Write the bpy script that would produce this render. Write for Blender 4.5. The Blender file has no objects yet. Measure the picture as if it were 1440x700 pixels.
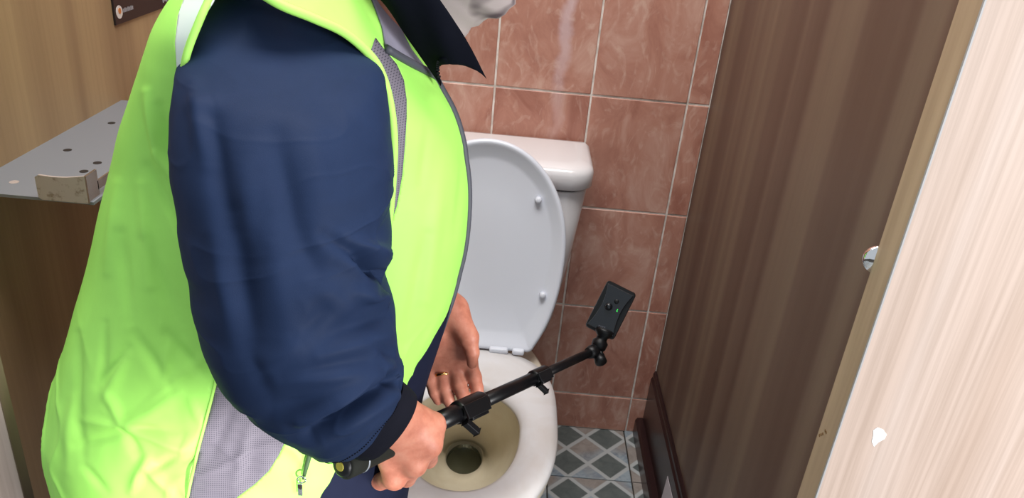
import bpy, bmesh, math, random
import numpy as np
from mathutils import Vector, Matrix

# ------------------------------------------------------------------ camera
F = 1095.0
CP = np.array([-0.358, -1.586, 1.259])
RM = np.array([[0.9959, 0.0262, 0.0866], [0.0894, -0.4370, -0.8950], [0.0144, 0.8991, -0.4375]])
U_, _, V_ = np.linalg.svd(RM); RM = U_ @ V_
sc = bpy.context.scene
COL = sc.collection
cam = bpy.data.cameras.new('camera'); camo = bpy.data.objects.new('camera', cam); COL.objects.link(camo)
cam.sensor_width = 36; cam.lens = F / 1440 * 36; cam.clip_start = .02
M4 = Matrix.Identity(4)
for r in range(3):
    M4[r][0] = RM[0][r]; M4[r][1] = -RM[1][r]; M4[r][2] = -RM[2][r]; M4[r][3] = CP[r]
camo.matrix_world = M4
sc.camera = camo

def ray(u, v): return RM.T @ np.array([(u - 720) / F, (v - 350) / F, 1.0])
def at(u, v, y):                                   # the point of the vertical plane y seen at pixel (u, v)
    d = ray(u, v); return CP + d * ((y - CP[1]) / d[1])
def atx(u, v, x):
    d = ray(u, v); return CP + d * ((x - CP[0]) / d[0])
def atz(u, v, z):
    d = ray(u, v); return CP + d * ((z - CP[2]) / d[2])
# ------------------------------------------------------------------ light
w = bpy.data.worlds.new('world'); sc.world = w; w.use_nodes = True
w.node_tree.nodes['Background'].inputs[0].default_value = (.86, .93, 1, 1)
w.node_tree.nodes['Background'].inputs[1].default_value = .60
def area(name, loc, target, sx, sy, power, color):
    l = bpy.data.lights.new(name, 'AREA'); l.shape = 'RECTANGLE'; l.size = sx; l.size_y = sy; l.energy = power; l.color = color
    o = bpy.data.objects.new(name, l); COL.objects.link(o); o.location = loc
    o.rotation_euler = (Vector(target) - Vector(loc)).to_track_quat('-Z', 'Y').to_euler(); return o
area('window_light', (1.45, -2.25, .95), (-.4, -.95, .7), .8, 1.0, 66, (1, .985, .97))
area('ceiling_light', (-.42, -.8, 2.5), (-.42, -.6, 0), 1.2, .7, 36, (1, .97, .94))
sp_ = bpy.data.lights.new('sun_patch', 'SPOT'); sp_.energy = 270; sp_.spot_size = math.radians(10.5); sp_.spot_blend = .6; sp_.shadow_soft_size = .03; sp_.color = (1, .98, .95)  # added spot standing in for sunlight, brightens the bottom of the vest
so0 = bpy.data.objects.new('sun_patch', sp_); COL.objects.link(so0); so0.location = (.25, -2.7, .62)
so0.rotation_euler = (Vector(at(370, 760, -1.0)) - so0.location).to_track_quat('-Z', 'Y').to_euler()
sc.view_settings.view_transform = 'Standard'; sc.view_settings.look = 'None'
sc.view_settings.exposure = 0; sc.view_settings.gamma = 1; sc.view_settings.use_curve_mapping = False

# ------------------------------------------------------------------ helpers
def pix(P):
    c = (np.asarray(P, float) - CP) @ RM.T
    return np.stack([720 + F * c[..., 0] / c[..., 2], 350 + F * c[..., 1] / c[..., 2]], -1)
def lin(r, g, b):
    f = lambda c: (c / 255 / 12.92) if c <= 10.3 else ((c / 255 + .055) / 1.055) ** 2.4
    return (f(r), f(g), f(b), 1)

def link(name, me, mat=None, parent=None, smooth=False, origin=None):
    if mat is not None:
        for m in (mat if isinstance(mat, (list, tuple)) else [mat]): me.materials.append(m)
    if smooth: me.polygons.foreach_set('use_smooth', [True] * len(me.polygons))
    o = bpy.data.objects.new(name, me); COL.objects.link(o)
    if parent is not None: setparent(o, parent)
    return o
WM = {}
def setparent(o, p):
    o.parent = p
    pm = WM.get(p.name, Matrix.Identity(4))
    o.matrix_parent_inverse = pm.inverted()
def empty(name, loc, label, cat, group=None):
    o = bpy.data.objects.new(name, None); COL.objects.link(o); o.location = loc; o.empty_display_size = .05
    WM[o.name] = Matrix.Translation(loc)
    o['label'] = label; o['category'] = cat
    if group: o['group'] = group
    return o
def bmobj(name, bm, mat, parent=None, smooth=False):
    bmesh.ops.recalc_face_normals(bm, faces=bm.faces)
    me = bpy.data.meshes.new(name); bm.to_mesh(me); bm.free()
    return link(name, me, mat, parent, smooth)
def box(bm, lo, hi, bev=0, mat=None):
    lo = Vector(lo); hi = Vector(hi); c = (lo + hi) / 2; s = hi - lo
    r = bmesh.ops.create_cube(bm, size=1)
    bmesh.ops.scale(bm, vec=s, verts=r['verts']); bmesh.ops.translate(bm, vec=c, verts=r['verts'])
    if bev:
        es = list({e for v in r['verts'] for e in v.link_edges})
        bmesh.ops.bevel(bm, geom=es, offset=bev, segments=2, affect='EDGES', profile=.5)
    return bm
def frame(d):
    d = Vector(d).normalized(); q = d.to_track_quat('Z', 'Y'); return q.to_matrix()
def cyl(bm, a, b, ra, rb=None, seg=24, cap=True):
    a = Vector(a); b = Vector(b); rb = ra if rb is None else rb
    m = Matrix.Translation((a + b) / 2) @ frame(b - a).to_4x4()
    bmesh.ops.create_cone(bm, cap_ends=cap, segments=seg, radius1=ra, radius2=rb, depth=(b - a).length, matrix=m)
    return bm
def lathe(bm, o, d, prof, seg=32):                 # prof: (distance along d, radius)
    o = Vector(o); m = frame(d); rings = []
    for h, r in prof:
        rings.append([bm.verts.new(o + m @ Vector((max(r, 1e-4) * math.cos(2 * math.pi * k / seg), max(r, 1e-4) * math.sin(2 * math.pi * k / seg), h))) for k in range(seg)])
    for a, b in zip(rings, rings[1:]):
        for k in range(seg): bm.faces.new((a[k], a[(k + 1) % seg], b[(k + 1) % seg], b[k]))
    bm.faces.new(rings[0][::-1]); bm.faces.new(rings[-1])
    return bm
def gridmesh(name, G, closed_u=False, keep=None):
    nt, nu = G.shape[:2]
    idx = np.arange(nt * nu).reshape(nt, nu)
    a = idx[:-1, :]; b = idx[1:, :]
    if closed_u: q = np.stack([a, np.roll(a, -1, 1), np.roll(b, -1, 1), b], -1)
    else: q = np.stack([a[:, :-1], a[:, 1:], b[:, 1:], b[:, :-1]], -1)
    q = q.reshape(-1, 4)
    if keep is not None: q = q[keep.reshape(-1)]
    return meshfrom(name, G.reshape(-1, 3), q)
def meshfrom(name, V, Q):
    used = np.unique(Q); mp = -np.ones(len(V), int); mp[used] = np.arange(len(used))
    V = V[used]; Q = mp[Q]
    me = bpy.data.meshes.new(name)
    me.vertices.add(len(V)); me.vertices.foreach_set('co', V.astype(np.float32).ravel())
    me.loops.add(Q.size); me.loops.foreach_set('vertex_index', Q.astype(np.int32).ravel())
    me.polygons.add(len(Q)); me.polygons.foreach_set('loop_start', (np.arange(len(Q)) * 4).astype(np.int32))
    me.polygons.foreach_set('loop_total', np.full(len(Q), 4, np.int32)) if False else None
    me.update(calc_edges=True); me.validate()
    return me
def tube(bm, pts, r, seg=10, cap=True):
    pts = [np.asarray(p, float) for p in pts]; rs = r if hasattr(r, '__len__') else [r] * len(pts)
    rings = []; up = None
    for i, p in enumerate(pts):
        d = pts[min(i + 1, len(pts) - 1)] - pts[max(i - 1, 0)]; d = d / (np.linalg.norm(d) + 1e-9)
        if up is None: up = np.cross(d, [.3, .5, .8]); 
        up = up - d * (up @ d); up /= np.linalg.norm(up); s = np.cross(d, up)
        rings.append([bm.verts.new(p + rs[i] * (math.cos(2 * math.pi * k / seg) * up + math.sin(2 * math.pi * k / seg) * s)) for k in range(seg)])
    for a, b in zip(rings, rings[1:]):
        for k in range(seg): bm.faces.new((a[k], a[(k + 1) % seg], b[(k + 1) % seg], b[k]))
    if cap: bm.faces.new(rings[0][::-1]); bm.faces.new(rings[-1])
    return bm
def cr(xs, ys, x):                                  # smooth interpolation (monotone-ish cubic)
    xs = np.asarray(xs, float); ys = np.asarray(ys, float); x = np.asarray(x, float)
    m = np.gradient(ys, xs)
    i = np.clip(np.searchsorted(xs, x) - 1, 0, len(xs) - 2); h = xs[i + 1] - xs[i]; t = np.clip((x - xs[i]) / h, 0, 1)
    return (2*t**3-3*t**2+1)*ys[i] + (t**3-2*t**2+t)*h*m[i] + (-2*t**3+3*t**2)*ys[i+1] + (t**3-t**2)*h*m[i+1]
def spline(pts, n):
    pts = np.asarray(pts, float); k = np.arange(len(pts)); x = np.linspace(0, len(pts) - 1, n)
    return np.stack([cr(k, pts[:, c], x) for c in range(pts.shape[1])], -1)
def hsh(a, seed):
    a = (a.astype(np.int64) * np.array([73856093, 19349663, 83492791])).sum(-1) + seed * 7919
    a = (a ^ (a >> 13)) * 1274126177; a &= 0x7fffffff; a = (a ^ (a >> 16)) * 0x45d9f3b; a &= 0x7fffffff
    return (a % 100003) / 100003.0
def vnoise(P, seed=1):
    P = np.asarray(P, float); i = np.floor(P).astype(np.int64); f = P - i; f = f * f * f * (f * (f * 6 - 15) + 10)
    o = 0
    for dx in (0, 1):
        for dy in (0, 1):
            for dz in (0, 1):
                wgt = (f[..., 0] if dx else 1 - f[..., 0]) * (f[..., 1] if dy else 1 - f[..., 1]) * (f[..., 2] if dz else 1 - f[..., 2])
                o = o + wgt * hsh(i + np.array([dx, dy, dz]), seed)
    return o * 2 - 1
def segd(Q, a, b):                                  # pixel distance to a segment and the place along it
    a = np.array(a, float); b = np.array(b, float); d = b - a
    t = np.clip(((Q - a) @ d) / (d @ d), 0, 1)
    return np.linalg.norm(Q - a - t[..., None] * d, axis=-1), t
def folds(Q, L):
    h = np.zeros(Q.shape[:-1])
    for a, b, amp, wd in L:
        d, t = segd(Q, a, b); h += amp * np.exp(-(d / wd) ** 2) * (.35 + .65 * np.sin(np.pi * np.clip(t, .02, .98)))
    return h
def normals(G):
    du = np.gradient(G, axis=1); dv = np.gradient(G, axis=0); n = np.cross(du, dv)
    return n / (np.linalg.norm(n, axis=-1, keepdims=True) + 1e-12)
def inpoly(Q, poly):
    x, y = Q[..., 0], Q[..., 1]; ins = np.zeros(x.shape, bool); n = len(poly)
    for i in range(n):
        x1, y1 = poly[i]; x2, y2 = poly[(i + 1) % n]
        c = ((y1 > y) != (y2 > y)) & (x < (x2 - x1) * (y - y1) / ((y2 - y1) if y2 != y1 else 1e-9) + x1); ins ^= c
    return ins
def nearest_on_poly(q, poly):
    best = None; bd = 1e9
    for i in range(len(poly)):
        a = np.array(poly[i], float); b = np.array(poly[(i + 1) % len(poly)], float); d = b - a
        t = min(1, max(0, ((q - a) @ d) / (d @ d + 1e-9))); p = a + t * d; e = np.linalg.norm(q - p)
        if e < bd: bd = e; best = p
    return best

# ---- signed distance shapes, meshed with surface nets
def cap_(a, b, ra, rb=None, k=.01): return ('c', np.array(a, float), np.array(b, float), ra, ra if rb is None else rb, k)
def ell_(c, r, R=None, k=.01): return ('e', np.array(c, float), np.array(r, float), np.eye(3) if R is None else R, 0, k)
def psdf(pr, P):
    if pr[0] == 'c':
        _, a, b, ra, rb, _k = pr; d = b - a
        t = np.clip(((P - a) @ d) / (d @ d + 1e-12), 0, 1)
        return np.linalg.norm(P - a - t[..., None] * d, axis=-1) - (ra + t * (rb - ra))
    _, c, r, R, _z, _k = pr; q = (P - c) @ R
    k0 = np.linalg.norm(q / r, axis=-1); k1 = np.linalg.norm(q / r ** 2, axis=-1)
    return k0 * (k0 - 1) / (k1 + 1e-9)
def sdf(prims, P):
    d = None
    for pr in prims:
        e = psdf(pr, P)
        if d is None: d = e
        else:
            k = pr[5]; h = np.clip(.5 + .5 * (d - e) / k, 0, 1); d = d + (e - d) * h - k * h * (1 - h)
    return d
def sdf_mesh(name, prims, vx, n=8):
    lo = np.min([np.minimum(p[1], p[2]) - max(p[3], p[4]) if p[0] == 'c' else p[1] - p[2].max() for p in prims], 0) - 3 * vx
    hi = np.max([np.maximum(p[1], p[2]) + max(p[3], p[4]) if p[0] == 'c' else p[1] + p[2].max() for p in prims], 0) + 3 * vx
    nb = np.ceil((hi - lo) / (n * vx)).astype(int) + 1; N = nb * n + 2
    ii = np.stack(np.meshgrid(*[np.arange(k) for k in nb], indexing='ij'), -1).reshape(-1, 3)
    cen = lo + (ii + .5) * n * vx; hd = n * vx * .87
    E = np.stack([psdf(p, cen) for p in prims], -1)
    act = (E.min(-1) < hd * 1.3 + .006) & (sdf(prims, cen) > -hd * 1.6 - .004)
    ax = np.arange(n + 1); loc = np.stack(np.meshgrid(ax, ax, ax, indexing='ij'), -1)
    VI, VP, QS = [], [], []
    gid = lambda c: (c[..., 0] * N[1] + c[..., 1]) * N[2] + c[..., 2]
    for b, e in zip(ii[act], E[act]):
        sub = [p for p, x in zip(prims, e) if x < 2.2 * hd + .03]
        g = b * n + loc; D = sdf(sub, lo + g * vx); S = D < 0
        if S.all() or not S.any(): continue
        acc = np.zeros((n, n, n, 3)); cnt = np.zeros((n, n, n))
        c0 = np.stack(np.meshgrid(np.arange(n), np.arange(n), np.arange(n), indexing='ij'), -1)
        for axx in range(3):
            o1, o2 = [k for k in range(3) if k != axx]
            for p in (0, 1):
                for q in (0, 1):
                    s = [slice(0, n)] * 3; s[o1] = slice(p, n + p); s[o2] = slice(q, n + q); s2 = list(s); s2[axx] = slice(1, n + 1)
                    d0 = D[tuple(s)]; d1 = D[tuple(s2)]; m = (d0 < 0) != (d1 < 0)
                    t = np.where(m, d0 / np.where(m, d0 - d1, 1), 0)
                    off = np.zeros((n, n, n, 3)); off[..., axx] = t; off[..., o1] = p; off[..., o2] = q
                    acc += (c0 + off) * m[..., None]; cnt += m
            s = [slice(0, n)] * 3; s2 = list(s); s2[axx] = slice(1, n + 1)
            S0 = S[tuple(s)]; S1 = S[tuple(s2)]; m = S0 != S1
            base = b * n + c0[m]; e1 = np.zeros(3, int); e1[(axx + 1) % 3] = 1; e2 = np.zeros(3, int); e2[(axx + 2) % 3] = 1
            q = np.stack([gid(base - e1 - e2), gid(base - e2), gid(base), gid(base - e1)], -1)
            fl = ~S0[m]; q[fl] = q[fl][:, ::-1]; QS.append(q)
        m = cnt > 0
        VI.append(gid(b * n + c0[m])); VP.append(lo + (b * n + acc[m] / cnt[m][:, None]) * vx)
    VI = np.concatenate(VI); VP = np.concatenate(VP); Q = np.concatenate(QS)
    o = np.argsort(VI); VI = VI[o]; VP = VP[o]
    j = np.clip(np.searchsorted(VI, Q), 0, len(VI) - 1); ok = (VI[j] == Q).all(1)
    return meshfrom(name, VP, j[ok])

# ------------------------------------------------------------------ materials
def mat(name, base, rough=.6, metal=0, spec=.5, **kw):
    m = bpy.data.materials.new(name); m.use_nodes = True; b = m.node_tree.nodes['Principled BSDF']
    b.inputs['Base Color'].default_value = base; b.inputs['Roughness'].default_value = rough; b.inputs['Metallic'].default_value = metal
    b.inputs['Specular IOR Level'].default_value = spec
    for k, v in kw.items(): b.inputs[k.replace('_', ' ')].default_value = v
    return m
class NT:
    def __init__(s, m): s.t = m.node_tree; s.b = s.t.nodes['Principled BSDF']
    def n(s, typ, **kw):
        n = s.t.nodes.new('ShaderNode' + typ)
        for k, v in kw.items():
            if k.startswith('i_'): n.inputs[k[2:].replace('_', ' ')].default_value = v
            else: setattr(n, k, v)
        return n
    def l(s, a, b): s.t.links.new(a, b)
    def coords(s, scale, kind='Object', rand=False):
        tc = s.n('TexCoord'); mp = s.n('Mapping'); mp.inputs['Scale'].default_value = scale; src = tc.outputs[kind]
        if rand:
            oi = s.n('ObjectInfo'); ml = s.n('Math', operation='MULTIPLY'); ml.inputs[1].default_value = 37; s.l(oi.outputs['Random'], ml.inputs[0])
            ad = s.n('VectorMath', operation='ADD'); s.l(src, ad.inputs[0]); s.l(ml.outputs[0], ad.inputs[1]); src = ad.outputs[0]
        s.l(src, mp.inputs['Vector']); return mp.outputs[0]
    def noise(s, vec, scale, detail=3, rough=.5, dist=0):
        n = s.n('TexNoise'); n.inputs['Scale'].default_value = scale; n.inputs['Detail'].default_value = detail
        n.inputs['Roughness'].default_value = rough; n.inputs['Distortion'].default_value = dist; s.l(vec, n.inputs['Vector']); return n.outputs['Fac']
    def ramp(s, fac, stops):
        r = s.n('ValToRGB'); e = r.color_ramp.elements
        while len(e) < len(stops): e.new(.5)
        for el, (p, c) in zip(e, stops): el.position = p; el.color = c
        s.l(fac, r.inputs[0]); return r.outputs[0]
    def mix(s, a, b, fac, mode='MIX'):
        m = s.n('MixRGB', blend_type=mode)
        for v, i in ((fac, 0), (a, 1), (b, 2)):
            if hasattr(v, 'links'): s.l(v, m.inputs[i])
            else: m.inputs[i].default_value = v
        return m.outputs[0]
    def bump(s, h, strength, dist=.001):
        b = s.n('Bump'); b.inputs['Strength'].default_value = strength; b.inputs['Distance'].default_value = dist
        s.l(h, b.inputs['Height']); s.l(b.outputs[0], s.b.inputs['Normal'])
    def base(s, c): s.l(c, s.b.inputs['Base Color'])

def wood_mat(name, c_dark, c_mid, c_light, fine=.25, rough=.5, spec=.3):
    m = mat(name, c_mid, rough, 0, spec); t = NT(m)
    broad = t.noise(t.coords((13, 13, .25)), 1.0, 1.6, .5, .2)
    col = t.ramp(broad, [(.3, c_dark), (.5, c_mid), (.7, c_light)])
    fi = t.noise(t.coords((150, 150, 3.0)), 1.0, 4, .6, .2)
    col = t.mix(col, t.ramp(fi, [(.35, (.55, .5, .45, 1)), (.62, (1, 1, 1, 1))]), fine, 'MULTIPLY')
    t.base(col); t.bump(fi, .08, .0006); return m
M = {}
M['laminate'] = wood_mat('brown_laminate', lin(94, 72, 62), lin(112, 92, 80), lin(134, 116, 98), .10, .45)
M['laminate_left'] = wood_mat('brown_laminate_left', lin(148, 122, 92), lin(164, 138, 104), lin(178, 152, 114), .2, .45)  # partition laminate lightened: the lit left side is painted into its colour
M['laminate_face'] = wood_mat('pale_laminate', lin(186, 164, 150), lin(198, 178, 166), lin(208, 193, 185), .36, .5)  # same laminate again, strong light on the front posts put into the colour
M['edge'] = mat('edge_band', lin(182, 156, 128), .5)
t = NT(M['edge']); t.base(t.ramp(t.noise(t.coords((60, 60, 4)), 1, 3), [(.3, lin(166, 142, 116)), (.7, lin(190, 166, 138))]))
M['edge_seam'] = mat('edge_seam', lin(170, 170, 172), .5)
M['chip'] = mat('bare_chip', lin(250, 250, 250), .7)
M['chip_brown'] = mat('brown_chip', lin(120, 88, 52), .8)

def tile_mat(name, stain=False):
    m = mat(name, lin(190, 125, 105), .32, 0, .4); t = NT(m)
    v = t.coords((1, 1, .55), rand=True); rot = t.n('Mapping'); rot.inputs['Rotation'].default_value = (0, .6, 0); t.l(v, rot.inputs['Vector'])
    a = t.noise(rot.outputs[0], 13, 6, .62, .9)
    col = t.ramp(a, [(.3, lin(164, 110, 94)), (.5, lin(188, 136, 118)), (.72, lin(208, 168, 152))])
    b = t.noise(rot.outputs[0], 30, 4, .55, 2.0)
    col = t.mix(col, lin(218, 186, 170), t.ramp(b, [(.54, (0, 0, 0, 1)), (.76, (.6, .6, .6, 1))]))
    oi = t.n('ObjectInfo'); col = t.mix(col, t.ramp(oi.outputs['Random'], [(0, (.92, .9, .9, 1)), (1, (1, 1, 1, 1))]), 1.0, 'MULTIPLY')
    # a pale limescale run down one column of tiles
    g = t.n('NewGeometry'); sx = t.n('SeparateXYZ'); t.l(g.outputs['Position'], sx.inputs[0])
    wob = t.n('Math', operation='MULTIPLY_ADD'); t.l(t.noise(t.coords((1, 1, 1)), 9, 4, .65), wob.inputs[0]); wob.inputs[1].default_value = .05; t.l(sx.outputs['X'], wob.inputs[2])
    d = t.n('Math', operation='ADD'); t.l(wob.outputs[0], d.inputs[0]); d.inputs[1].default_value = .243
    ab = t.n('Math', operation='ABSOLUTE'); t.l(d.outputs[0], ab.inputs[0])
    s = t.ramp(ab.outputs[0], [(.004, (.55, .55, .55, 1)), (.016, (0, 0, 0, 1))])
    hz = t.n('MapRange'); hz.inputs['From Min'].default_value = .72; hz.inputs['From Max'].default_value = .98; t.l(sx.outputs['Z'], hz.inputs['Value'])
    s = t.mix((0, 0, 0, 1), s, hz.outputs[0]); col = t.mix(col, lin(222, 200, 205), s)
    t.base(col); t.bump(a, .05, .001); return m
M['tile'] = tile_mat('salmon_tile')
M['grout'] = mat('grout', lin(196, 184, 174), .9); t = NT(M['grout']); t.base(t.ramp(t.noise(t.coords((30, 30, 30)), 1, 4), [(.35, lin(190, 180, 170)), (.6, lin(232, 224, 216))]))
M['grout_dark'] = mat('dark_grout', lin(60, 55, 50), .9)

def floor_mat():                                    # printed lozenges on each 20 cm tile
    m = mat('lozenge_tile', lin(120, 125, 125), .4); t = NT(m)
    tc = t.n('TexCoord'); sp = t.n('SeparateXYZ'); t.l(tc.outputs['Object'], sp.inputs[0])
    def ma(op, a, b=None, c=None):
        n = t.n('Math', operation=op)
        for i, v in enumerate((a, b, c)):
            if v is None: continue
            if hasattr(v, 'links'): t.l(v, n.inputs[i])
            else: n.inputs[i].default_value = v
        return n.outputs[0]
    s = ma('MULTIPLY', ma('ADD', sp.outputs['X'], sp.outputs['Y']), 10.0); d = ma('MULTIPLY', ma('SUBTRACT', sp.outputs['X'], sp.outputs['Y']), 10.0)
    # lozenge lattice: dark ones centred at (+-.05, +-.05)
    fs = ma('FRACT', ma('ADD', s, 100.5)); fd = ma('FRACT', ma('ADD', d, 100.5))
    edge = ma('MINIMUM', ma('MINIMUM', fs, ma('SUBTRACT', 1, fs)), ma('MINIMUM', fd, ma('SUBTRACT', 1, fd)))
    si = ma('FLOOR', ma('ADD', s, 100.5)); di = ma('FLOOR', ma('ADD', d, 100.5))
    par = ma('MODULO', ma('ADD', si, di), 2)
    k = ma('SUBTRACT', 1, par)
    v = t.coords((1, 1, 1), rand=True)
    n1 = t.noise(v, 40, 5, .6, .6); n2 = t.noise(v, 18, 5, .65, 2.5)
    dark = t.ramp(n1, [(.3, lin(86, 94, 94)), (.7, lin(106, 114, 112))])
    lite = t.mix(t.ramp(n2, [(.35, lin(120, 134, 148)), (.6, lin(158, 170, 178))]), t.ramp(n1, [(.3, lin(140, 132, 126)), (.7, lin(164, 156, 150))]), t.ramp(t.noise(v, 7, 1), [(.46, (0, 0, 0, 1)), (.54, (1, 1, 1, 1))]))
    col = t.mix(dark, lite, k)
    col = t.mix(col, lin(184, 188, 188), t.ramp(edge, [(.05, (1, 1, 1, 1)), (.085, (0, 0, 0, 1))]))
    t.base(col); return m
M['floor_tile'] = floor_mat()
M['porcelain'] = mat('white_porcelain', lin(226, 224, 226), .14, 0, .5, Coat_Weight=.3)
M['plastic_white'] = mat('white_plastic', lin(218, 222, 232), .28)
M['seat'] = mat('white_seat_plastic', lin(232, 228, 224), .25); t = NT(M['seat'])
t.base(t.ramp(t.noise(t.coords((1, 1, 1)), 9, 4, .6, .5), [(.3, lin(204, 198, 194)), (.6, lin(214, 212, 213))]))
M['lime'] = mat('stained_bowl', lin(168, 152, 122), .25); t = NT(M['lime'])
t.base(t.ramp(t.noise(t.coords((1, 1, 1)), 14, 4, .6, .3), [(.3, lin(218, 206, 180)), (.7, lin(230, 222, 200))]))
M['pedestal'] = mat('yellowed_porcelain', lin(206, 196, 178), .22)
M['drain'] = mat('dark_trap', lin(200, 194, 174), .3)
M['water'] = mat('toilet_water', (.62, .66, .6, 1), .02, 0, .5, Transmission_Weight=1.0, IOR=1.33)
M['trimwood'] = mat('dark_red_wood', lin(50, 32, 32), .28, 0, .5); t = NT(M['trimwood'])
t.base(t.ramp(t.noise(t.coords((40, 3, 40)), 1, 4), [(.3, lin(34, 20, 22)), (.7, lin(56, 35, 34))]))
M['steel'] = mat('brushed_steel', lin(140, 146, 154), .45, .3); t = NT(M['steel']); t.bump(t.noise(t.coords((10, 500, 10)), 1, 3), .1, .0004)
M['polished'] = mat('polished_steel', lin(205, 205, 206), .18, .95)
M['steel_worn'] = mat('worn_steel', lin(196, 184, 178), .4, .25); t = NT(M['steel_worn'])
t.base(t.ramp(t.noise(t.coords((1, 1, 1)), 90, 5, .65), [(.34, lin(160, 142, 130)), (.46, lin(200, 188, 182))]))
M['hole'] = mat('dark_hole', lin(40, 34, 30), .8)
M['chrome'] = mat('chrome', (.85, .85, .86, 1), .08, 1)
M['sign'] = mat('black_sign', lin(34, 26, 27), .35)
M['sign_white'] = mat('sign_white', lin(225, 220, 215), .5)
M['sign_grey'] = mat('sign_grey', lin(150, 150, 156), .5)
M['orange'] = mat('sign_orange', lin(205, 128, 70), .5)
def cloth(name, c, rough=.75, weave=900, strength=.15, sheen=.0, var=.12, spec=.25):
    m = mat(name, c, rough, 0, spec, Sheen_Weight=sheen); t = NT(m)
    a = t.noise(t.coords((1, 1, 1)), weave, 1); b = t.noise(t.coords((1, 1, 1)), 26, 4, .6, .3)
    lo = tuple(x * (1 - var) for x in c[:3]) + (1,); hi = tuple(min(1, x * (1 + var)) for x in c[:3]) + (1,)
    t.base(t.ramp(b, [(.3, lo), (.7, hi)]))
    ad = t.n('Math', operation='MULTIPLY_ADD'); t.l(a, ad.inputs[0]); ad.inputs[1].default_value = .25; t.l(b, ad.inputs[2])
    t.bump(ad.outputs[0], strength, .0015); return m
M['navy'] = cloth('navy_shell', lin(31, 44, 71), .62, 1400, .22, 0, .06, .08)
M['navy_dark'] = cloth('navy_dark', lin(25, 29, 48), .8, 1200, .2, 0, .1, .08)  # jacket navy darkened, shade on the trunk painted into the cloth
M['black_cloth'] = cloth('black_cuff', lin(20, 21, 30), .85, 900, .25, 0, .1, .08)
M['collar'] = cloth('dark_collar', lin(14, 16, 24), .9, 900, .2, 0, .1, .04)
M['trouser'] = cloth('navy_trouser', lin(28, 32, 48), .8)
M['hivis'] = cloth('lime_hivis', (.41, .90, .15, 1), .55, 1600, .2, 0, .03, .3)
M['binding'] = cloth('lime_binding', (.44, .88, .16, 1), .6, 900, .1, 0, .02)
M['reflect'] = mat('silver_reflective', lin(226, 240, 230), .4)  # whitened cloth: bright light on the armhole edge, painted in
M['yoke'] = cloth('grey_yoke', lin(128, 126, 142), .7, 1200, .15)
M['piping'] = mat('dark_grey_piping', lin(72, 74, 84), .6)
def mesh_cloth():
    m = mat('grey_mesh', lin(128, 124, 138), .7); t = NT(m)
    def wv(dirn, sc):
        n = t.n('TexWave', wave_type='BANDS', bands_direction=dirn, wave_profile='SIN'); n.inputs['Scale'].default_value = sc; n.inputs['Distortion'].default_value = 0
        t.l(t.coords((1, 1, 1)), n.inputs['Vector']); return n.outputs['Fac']
    x = t.mix(wv('X', 150), wv('Z', 150), 1.0, 'MULTIPLY')
    t.base(t.ramp(x, [(.25, lin(114, 108, 120)), (.75, lin(68, 64, 76))])); t.bump(x, .2, .0008); return m
M['mesh'] = mesh_cloth()
def skin_mat():
    m = mat('skin', lin(200, 140, 118), .48, 0, .4, Subsurface_Weight=.12, Subsurface_Scale=.01); t = NT(m)
    m.node_tree.nodes['Principled BSDF'].inputs['Subsurface Radius'].default_value = (1, .35, .2)
    a = t.noise(t.coords((1, 1, 1)), 60, 4, .6); b = t.noise(t.coords((1, 1, 1)), 700, 2)
    t.base(t.ramp(a, [(.3, lin(172, 104, 84)), (.55, lin(192, 124, 102)), (.75, lin(200, 138, 116))]))
    t.bump(b, .12, .0006); return m
M['skin'] = skin_mat()
M['nail'] = mat('nail', lin(222, 168, 152), .3)
M['hair'] = mat('dark_hair', lin(46, 34, 28), .6)
t = NT(M['hair']); t.bump(t.noise(t.coords((120, 120, 18)), 1, 4, .7), .6, .004)
M['mask'] = cloth('pale_mask', lin(196, 186, 184), .8, 700, .15); t = NT(M['mask'])
t.base(t.ramp(t.noise(t.coords((1, 1, 1)), 17, 2, .5, .6), [(.55, lin(168, 156, 156)), (.68, lin(84, 72, 78))]))
M['eye'] = mat('eye_white', lin(230, 228, 224), .2)
M['gold'] = mat('gold_ring', lin(224, 178, 110), .2, 1)
M['black_plastic'] = mat('black_plastic', lin(13, 14, 17), .4, 0, .35)
M['black_gloss'] = mat('black_gloss', lin(18, 22, 28), .16, 0, .6)
M['black_tube'] = mat('black_tube', lin(13, 13, 16), .32, 0, .35)
M['rubber'] = mat('grey_rubber', lin(26, 28, 24), .75, 0, .2)
M['yellow'] = mat('yellow_mark', lin(150, 142, 50), .5)
M['led'] = mat('green_led', lin(30, 120, 40), .4); b_ = M['led'].node_tree.nodes['Principled BSDF']
b_.inputs['Emission Color'].default_value = (.05, .9, .12, 1); b_.inputs['Emission Strength'].default_value = .8
M['paper'] = mat('paper_scrap', lin(214, 206, 212), .8)
M['cord'] = mat('green_cord', lin(58, 84, 50), .7)
M['boot'] = mat('black_boot', lin(24, 23, 23), .5)

# ------------------------------------------------------------------ setting
XL, XR = -1.05, .047
def struct(o, kind='structure'): o['kind'] = kind; return o
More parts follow.
